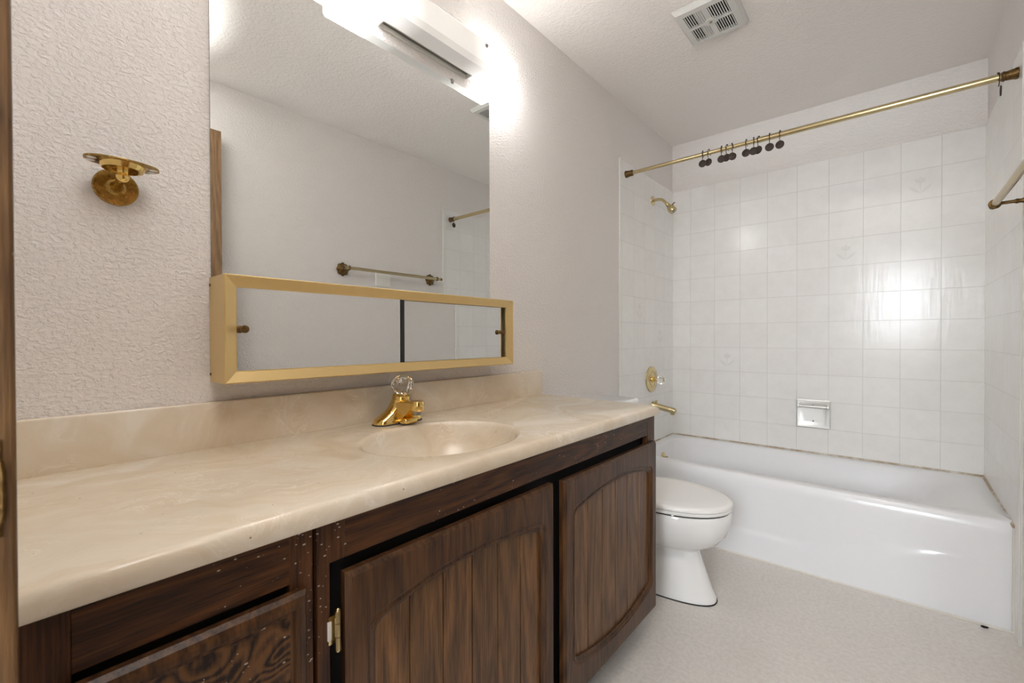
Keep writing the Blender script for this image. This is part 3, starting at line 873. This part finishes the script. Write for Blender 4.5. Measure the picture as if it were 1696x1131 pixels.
# --- top
vt = thing('countertop', 'beige swirled cultured marble vanity top with oval basin', 'countertop', (0.28, 0.79, ZC))
BCX, BCY, BA, BB = 0.325, 0.743, 0.172, 0.208
b = BM()
N = 96
x0, x1 = 0.0015, XF
def rect_pt(q, x0, x1, y0, y1):
    dx, dy = math.cos(q), math.sin(q)
    s_ = min((x1 - BCX) / dx if dx > 1e-9 else ((x0 - BCX) / dx if dx < -1e-9 else 1e9), (y1 - BCY) / dy if dy > 1e-9 else ((y0 - BCY) / dy if dy < -1e-9 else 1e9))
    return [BCX + dx * s_, BCY + dy * s_]
angs = [2 * PI * i / N for i in range(N)]
for cx, cy in ((x0, CY0), (x1, CY0), (x1, CY1), (x0, CY1)): angs.append(math.atan2(cy - BCY, cx - BCX) % (2 * PI))
angs = sorted(angs)
def el(z, s_): 
    res = []
    for q in angs:
        # same direction as the rectangle point
        dx, dy = math.cos(q), math.sin(q)
        k = 1 / math.sqrt((dx / BA) ** 2 + (dy / BB) ** 2)
        res.append(Vector((BCX + dx * k * s_, BCY + dy * k * s_, z)))
    return res
def rc(z, ins): return [Vector((*rect_pt(q, x0, x1 - ins, CY0, CY1 - ins * 0.6), z)) for q in angs]
outer = [rc(ZC - 0.034, 0.010), rc(ZC - 0.033, 0.003), rc(ZC - 0.028, 0.0), rc(ZC - 0.014, 0.0), rc(ZC - 0.006, 0.002), rc(ZC - 0.0015, 0.007), rc(ZC, 0.014)]
loft(b, outer + [el(ZC, 1.12), el(ZC - 0.0003, 1.045)], False, False)
loft(b, [rc(ZC - 0.034, 0.010), rc(ZC - 0.0338, 0.02), el(ZC - 0.030, 1.2)], False, False)
obj('slab', b, 'marble', vt, smooth=50)
b = BM()
loft(b, [el(ZC - 0.0003, 1.045), el(ZC - 0.0015, 1.015), el(ZC - 0.005, 0.997), el(ZC - 0.012, 0.982), el(ZC - 0.028, 0.958), el(ZC - 0.055, 0.90), el(ZC - 0.085, 0.81), el(ZC - 0.108, 0.68), el(ZC - 0.124, 0.50), el(ZC - 0.132, 0.30), el(ZC - 0.135, 0.10)], False, True)
obj('basin', b, 'marble', vt, smooth=60)
b = BM(); lathe(b, (BCX, BCY, ZC - 0.1355), (0, 0, 1), [(0.026, 0), (0.026, 0.003), (0.019, 0.004), (0.017, 0.002), (0.015, 0.006), (0.0, 0.008)], 24)
obj('drain', b, 'brass', vt)
b = BM(); box(b, 0.0012, 0.021, CY0, CY1 - 0.006, ZC - 0.002, 0.943, 0.004, 3)
obj('backsplash', b, 'marble', vt, smooth=40)

# --- faucet
FY = 0.777; FXC = 0.082
fa = thing('faucet', 'polished brass single-handle faucet with clear knob behind the basin', 'faucet', (FXC, FY, ZC))
def stad(z, hl, hw, cx=FXC, n=12):
    pts = []
    k = max(hl - hw, 0.0)
    for s_, a0 in ((1, 0), (-1, PI)):
        for i in range(n + 1):
            q = a0 + PI * i / n
            pts.append(Vector((cx + hw * math.cos(q), FY + s_ * k + hw * math.sin(q), z)))
    return pts
b = BM(); loft(b, [stad(ZC, 0.081, 0.031), stad(ZC + 0.003, 0.081, 0.031)]); obj('gasket', b, 'rubber_and_gap_shade', fa)
b = BM()
loft(b, [stad(ZC + 0.003, 0.079, 0.029), stad(ZC + 0.010, 0.079, 0.029), stad(ZC + 0.016, 0.074, 0.0275), stad(ZC + 0.023, 0.062, 0.0265, FXC + .001), stad(ZC + 0.034, 0.045, 0.026, FXC + 0.003), stad(ZC + 0.046, 0.033, 0.0255, FXC + 0.005), stad(ZC + 0.060, 0.0275, 0.0245, FXC + 0.009), stad(ZC + 0.068, 0.026, 0.024, FXC + 0.012)])
obj('base', b, 'brass', fa, smooth=50)
# spout with side skirts
b = BM()
def sec(x, zt_, zb_, hw): 
    return [Vector((x, FY - hw, zb_)), Vector((x, FY + hw, zb_)), Vector((x, FY + hw, zt_ - 0.006)), Vector((x, FY + hw * 0.72, zt_ - 0.001)), Vector((x, FY, zt_)), Vector((x, FY - hw * 0.72, zt_ - 0.001)), Vector((x, FY - hw, zt_ - 0.006))]
loft(b, [sec(0.085, ZC + 0.060, ZC + 0.012, 0.024), sec(0.100, ZC + 0.066, ZC + 0.012, 0.0235), sec(0.120, ZC + 0.069, ZC + 0.013, 0.0215), sec(0.136, ZC + 0.070, ZC + 0.022, 0.0195), sec(0.152, ZC + 0.070, ZC + 0.036, 0.018), sec(0.162, ZC + 0.070, ZC + 0.044, 0.018), sec(0.172, ZC + 0.0695, ZC + 0.047, 0.0175)])
sp_ = obj('spout', b, 'brass', fa, smooth=40)
b = BM(); lathe(b, (0.174, FY, ZC + 0.044), (0.06, 0, 1), [(0.0175, 0), (0.019, 0.003), (0.0192, 0.024), (0.0175, 0.027), (0.0, 0.0278)], 28)
obj('spout_nose', b, 'brass', sp_)
b = BM(); lathe(b, (0.174, FY, ZC + 0.031), (0, 0, 1), [(0.010, 0), (0.0115, 0.001), (0.0115, 0.006), (0.0128, 0.0065), (0.0128, 0.014)], 22)
obj('aerator', b, 'steel', sp_)
b = BM(); box(b, 0.098, 0.150, FY - 0.0225, FY + 0.0225, ZC + 0.003, ZC + 0.019, 0.007, 3); obj('front_skirt', b, 'brass', fa)
kd = Vector((0.22, 0, 1)).normalized(); kb = Vector((FXC + 0.014, FY, ZC + 0.064))
b = BM(); lathe(b, kb, kd, [(0.0255, 0), (0.0258, 0.008), (0.0245, 0.0085), (0.0245, 0.011), (0.0258, 0.0115), (0.024, 0.019), (0.017, 0.022), (0.015, 0.024)], 28)
obj('collar', b, 'brass', fa)
b = BM(); faceted(b, kb + kd * 0.022, kd, 0.031, 12); kn = obj('knob', b, 'acrylic', fa, smooth=12); kn['label'] = 'clear acrylic faceted knob'
b = BM(); lathe(b, kb + kd * 0.0705, kd, [(0.0135, 0), (0.0135, 0.002), (0.012, 0.0028), (0.0, 0.003)], 22); obj('knob_button', b, 'chrome', fa)

# ================================================================== MIRROR, CABINET, LIGHT
b = BM(); box(b, 0.0005, 0.005, 0.328, 1.2555, 1.228, 1.995)
mi = obj('wall_mirror', b, 'mirror', None, (0.003, 0.79, 1.228), smooth=0)
mi.data.materials.append(MT['mirror_edge'])
for p in mi.data.polygons:
    if abs(p.normal.x) < 0.5: p.material_index = 1
tag(mi, 'large frameless plate mirror on the wall above the vanity', 'mirror')
for yy in (0.52, 1.065):
    b = BM(); box(b, 0.0006, 0.0085, yy - 0.006, yy + 0.006, 1.987, 2.001, 0.0015); obj('mirror_clip', b, 'steel', mi)

MY0, MY1, MZ0, MZ1, MX = 0.324, 1.2795, 0.988, 1.227, 0.104
mc = thing('medicine_cabinet', 'long gold framed cabinet with two sliding mirror doors below the big mirror', 'medicine cabinet', (0.05, 0.8, MZ0))
b = BM()
def mr(x, i): return [Vector((x, y, z)) for y, z in ((MY0 + i, MZ0 + i), (MY1 - i, MZ0 + i), (MY1 - i, MZ1 - i), (MY0 + i, MZ1 - i))]
FWD = 0.027
loft(b, [mr(MX - 0.003, 0.0), mr(MX, 0.002), mr(MX, 0.003), mr(MX - 0.011, FWD - 0.002), mr(MX - 0.011, FWD), mr(MX - 0.020, FWD)], False, False)
obj('frame', b, 'gold', mc, smooth=15)
b = BM()
box(b, 0.001, MX - 0.003, MY0 + 0.001, MY0 + 0.006, MZ0 + 0.0005, MZ1 - 0.0005); box(b, 0.001, MX - 0.003, MY1 - 0.006, MY1 - 0.001, MZ0 + 0.0005, MZ1 - 0.0005)
box(b, 0.001, MX - 0.003, MY0 + 0.006, MY1 - 0.006, MZ0 + 0.0005, MZ0 + 0.006); box(b, 0.001, MX - 0.003, MY0 + 0.006, MY1 - 0.006, MZ1 - 0.006, MZ1 - 0.0005)
obj('case', b, 'gold', mc, smooth=0)
b = BM(); box(b, 0.001, 0.004, MY0 + 0.006, MY1 - 0.006, MZ0 + 0.006, MZ1 - 0.006); obj('case_back', b, 'dark', mc, smooth=0)
for zz in (MZ0 + 0.018, MZ1 - 0.018):
    b = BM(); lathe(b, (0.008, MY0 + 0.001, zz), (0, -1, 0), [(0.0035, 0), (0.003, 0.002), (0, 0.0025)], 10); obj('screw', b, 'antique', mc)
def slider(y0, y1, x, ky):
    b = BM(); box(b, x - 0.0035, x, y0, y1, MZ0 + 0.009, MZ1 - 0.009)
    d_ = obj('sliding_door', b, 'mirror', mc, smooth=0)
    d_.data.materials.append(MT['dark'])
    for p in d_.data.polygons:
        if abs(p.normal.x) < 0.5: p.material_index = 1
    b = BM(); lathe(b, (x, ky, (MZ0 + MZ1) / 2), (1, 0, 0), [(0.0075, 0), (0.0075, 0.002), (0.0055, 0.004), (0.0055, 0.010), (0.0085, 0.012), (0.0088, 0.018), (0.0065, 0.020), (0.0, 0.0205)], 18)
    obj('pull_knob', b, 'antique', d_)
slider(MY0 + 0.012, 0.781, MX - 0.014, 0.3625)
slider(0.772, 1.240, MX - 0.026, 1.233)
b = BM(); box(b, MX - 0.0255, MX - 0.0135, 0.781, 0.796, MZ0 + 0.009, MZ1 - 0.009); obj('door_gap_shade', b, 'rubber_and_gap_shade', mc, smooth=0)  # dark strip added between the doors, painting the black of the gap

# vanity light
LY0, LY1 = 0.645, 1.302
lf = thing('vanity_light', 'white glowing acrylic box light on the wall above the mirror', 'light fixture', (0.05, (LY0 + LY1) / 2, 2.035))
prof = [(0.034, 2.034), (0.092, 2.034), (0.104, 2.050), (0.104, 2.124), (0.092, 2.138), (0.004, 2.138)]
full = [(0.004, 2.040), (0.030, 2.034)] + prof[1:]
b = BM()
SL0, SL1 = 0.765, 1.135
loft(b, [[(x, LY0, z) for x, z in full], [(x, SL0, z) for x, z in full]], True, False)
loft(b, [[(x, SL1, z) for x, z in full], [(x, LY1, z) for x, z in full]], False, True)
loft(b, [[(x, SL0, z) for x, z in prof], [(x, SL1, z) for x, z in prof]], False, False, closed=False)
obj('diffuser', b, 'diffuser', lf, smooth=20)
b = BM(); box(b, 0.001, 0.032, SL0, SL1, 2.046, 2.060, 0.002); obj('ballast_channel', b, 'steel', lf)
b = BM()
for q in ((0.032, 0.0345, SL0, SL1), (0.003, 0.0055, SL0, SL1), (0.0055, 0.032, SL0, SL0 + 0.004), (0.0055, 0.032, SL1 - 0.004, SL1)): box(b, q[0], q[1], q[2], q[3], 2.032, 2.046)
obj('slot_rim', b, 'white', lf)
for yy in (0.815, 1.137):
    b = BM(); lathe(b, (0.103, yy, 2.112), (1, 0, 0), [(0.0065, 0), (0.0065, 0.003), (0.0045, 0.006), (0.0, 0.007)], 14); obj('thumb_screw', b, 'steel', lf)

# toothbrush holder
hx, hy, hz = 0.0, 0.165, 1.391
th = thing('toothbrush_holder', 'brass toothbrush and tumbler holder on the wall left of the mirror', 'toothbrush holder', (0.0, hy, hz))
b = BM(); lathe(b, (0.0003, hy, hz), (1, 0, 0), [(0.036, 0), (0.036, 0.002), (0.034, 0.004), (0.016, 0.0035), (0.013, 0.006), (0.011, 0.008)], 40); obj('wall_disc', b, 'old_brass', th)
bc = Vector((0.052, 0.168, 1.401))
b = BM(); tube(b, [(0.006, hy, hz), (0.03, (hy + bc.y) / 2, (hz + bc.z) / 2), bc], [0.0075, 0.0068, 0.0068], 16); sphere(b, bc, 0.0105); obj('arm', b, 'brass', th)
tc = Vector((0.056, 0.168, 1.423))
b = BM(); lathe(b, (bc.x, bc.y, bc.z + 0.006), (0, 0, 1), [(0.0075, 0), (0.0085, 0.003), (0.0085, 0.016)], 18); obj('post', b, 'brass', th)
b = BM()
def ov(z, ry, rx, n=40): return [Vector((tc.x + rx * math.cos(2 * PI * i / n), tc.y + ry * math.sin(2 * PI * i / n), z)) for i in range(n)]
# plate ring around the cup seat
loft(b, [ov(tc.z, 0.0562, 0.033), ov(tc.z + 0.002, 0.0565, 0.0333), ov(tc.z + 0.004, 0.0562, 0.033), ov(tc.z + 0.004, 0.034, 0.0315), ov(tc.z, 0.034, 0.0315), ov(tc.z, 0.0562, 0.033)], False, False)
bmesh.ops.remove_doubles(b, verts=list(b.verts), dist=1e-6)
plate = obj('tray_plate', b, 'old_brass', th, smooth=40)
b = BM(); loft(b, [ov(tc.z + 0.003, 0.0345, 0.0318), ov(tc.z - 0.004, 0.034, 0.0315), ov(tc.z - 0.010, 0.031, 0.0288), ov(tc.z - 0.0105, 0.027, 0.025), ov(tc.z - 0.009, 0.015, 0.015), ov(tc.z - 0.009, 0.004, 0.004)], False, True)
obj('cup_seat', b, 'brass', th, smooth=40)
for s_ in (-1, 1):
    for dx in (-0.009, 0.009):
        b = BM()
        o = [(tc.x + dx + 0.006 * math.cos(2 * PI * i / 14), tc.y + s_ * 0.0455 + 0.007 * math.sin(2 * PI * i / 14)) for i in range(14)]
        prism(b, o, 'z', tc.z - 0.0006, tc.z + 0.0046)
        obj('brush_hole', b, 'plate', th)

# towel bar on the right wall
BX, BZ = 1.453, 1.535
tw = thing('towel_bar', 'antique brass towel bar with floral rosettes on the right wall', 'towel bar', (W, 1.846, BZ))
b = BM(); tube(b, [(BX, 1.452, BZ), (BX, 2.235, BZ)], 0.0105, 18); obj('bar', b, 'bar', tw)
for yy, e in ((1.487, -1), (2.205, 1)):
    b = BM()
    n = 48
    rings = []
    for rr, h in ((0.041, 0), (0.042, 0.004), (0.036, 0.009), (0.026, 0.013), (0.015, 0.018), (0.010, 0.023)):
        rings.append([Vector((W - h, yy + rr * (1 + (0.07 * math.cos(8 * 2 * PI * i / n) if rr > 0.012 else 0)) * math.cos(2 * PI * i / n), BZ + rr * (1 + (0.07 * math.cos(8 * 2 * PI * i / n) if rr > 0.012 else 0)) * math.sin(2 * PI * i / n))) for i in range(n)])
    loft(b, rings)
    ro = obj('rosette', b, 'antique', tw, smooth=60)
    b = BM(); lathe(b, (W - 0.018, yy, BZ), (-1, 0, 0), [(0.009, 0), (0.0065, 0.012), (0.0085, 0.02), (0.0055, 0.026), (0.0055, 0.052), (0.008, 0.056), (0.008, 0.062)], 18)
    torus(b, (BX, yy, BZ), (0, 1, 0), 0.0125, 0.0042, 24, 10)
    obj('post', b, 'antique', ro)
    b = BM(); lathe(b, (BX, yy + e * 0.026, BZ), (0, e, 0), [(0.0088, 0), (0.0105, 0.004), (0.0105, 0.008), (0.0075, 0.011), (0.0095, 0.018), (0.006, 0.024), (0, 0.0255)], 18)
    obj('finial', b, 'antique', tw)
b = BM(); box(b, W - 0.012, W - 0.0002, 1.727, 1.843, 1.448, 1.564, 0.0025, 2)
swp = thing('switch_plate', 'square off-white blank wall plate under the towel bar', 'wall plate', (W, 1.785, 1.506))
obj('plate', b, 'plate', swp)
for dz in (-0.04, 0.04):
    b = BM(); lathe(b, (W - 0.012, 1.785, 1.506 + dz), (-1, 0, 0), [(0.003, 0), (0.0025, 0.001), (0, 0.0012)], 10); obj('screw', b, 'white', swp)

# ceiling vent
VX0, VX1, VY0, VY1 = 0.488, 0.722, 1.850, 2.108
vx, vy = (VX0 + VX1) / 2, (VY0 + VY1) / 2
ve = thing('exhaust_vent', 'square white exhaust fan grille on the ceiling', 'vent', (vx, vy, H))
b = BM()
def vr(z, i): return [Vector((x, y, z)) for x, y in ((VX0 + i, VY0 + i), (VX1 - i, VY0 + i), (VX1 - i, VY1 - i), (VX0 + i, VY1 - i))]
loft(b, [vr(H - 0.0005, 0.0), vr(H - 0.010, 0.0), vr(H - 0.022, 0.010), vr(H - 0.024, 0.030), vr(H - 0.024, 0.034), vr(H - 0.014, 0.034)], False, False)
zz0, zz1 = H - 0.0235, H - 0.015
box(b, vx - 0.011, vx + 0.011, VY0 + 0.034, VY1 - 0.034, zz0, zz1); box(b, VX0 + 0.034, VX1 - 0.034, vy - 0.007, vy + 0.007, zz0, zz1)
prism(b, [(vx + 0.026 * math.cos(2 * PI * i / 20), vy + 0.022 * math.sin(2 * PI * i / 20)) for i in range(20)], 'z', H - 0.0255, zz1)
obj('cover', b, 'grey_white', ve, smooth=15)
b = BM(); box(b, VX0 + 0.030, VX1 - 0.030, VY0 + 0.030, VY1 - 0.030, H - 0.008, H - 0.0005); obj('dark_cavity', b, 'dark', ve, smooth=0)
for ix in (0, 1):
    for iy in (0, 1):
        gx0, gx1 = (VX0 + 0.034, vx - 0.011) if ix == 0 else (vx + 0.011, VX1 - 0.034)
        gy0, gy1 = (VY0 + 0.034, vy - 0.007) if iy == 0 else (vy + 0.007, VY1 - 0.034)
        b = BM()
        n = 8
        for k in range(n):
            x = gx0 + (gx1 - gx0) * (k + 0.5) / n
            box(b, x - 0.0018, x + 0.0018, gy0, gy1, zz0, zz0 + 0.0025)
        if ix == 0: box(b, gx0 + (gx1 - gx0) * 0.52, gx1, gy0, gy1, H - 0.0205, H - 0.019)
        obj('grille', b, 'grey_white', ve, smooth=0)
b = BM(); lathe(b, (vx, vy, H - 0.025), (0, 0, -1), [(0.006, 0), (0.006, 0.002), (0.004, 0.004), (0, 0.0045)], 16); obj('screw', b, 'steel', ve)

# small clump of dirt by the tub
b = BM(); sphere(b, (1.455, 2.398, 0.004), 0.005, (1.7, 0.9, 0.8)); sphere(b, (1.463, 2.402, 0.003), 0.004, (1.3, 1, 0.8))
tag(obj('dirt_clump', b, 'dark', None, (1.458, 2.4, 0)), 'tiny dark clump of dirt on the floor by the tub corner', 'dirt')
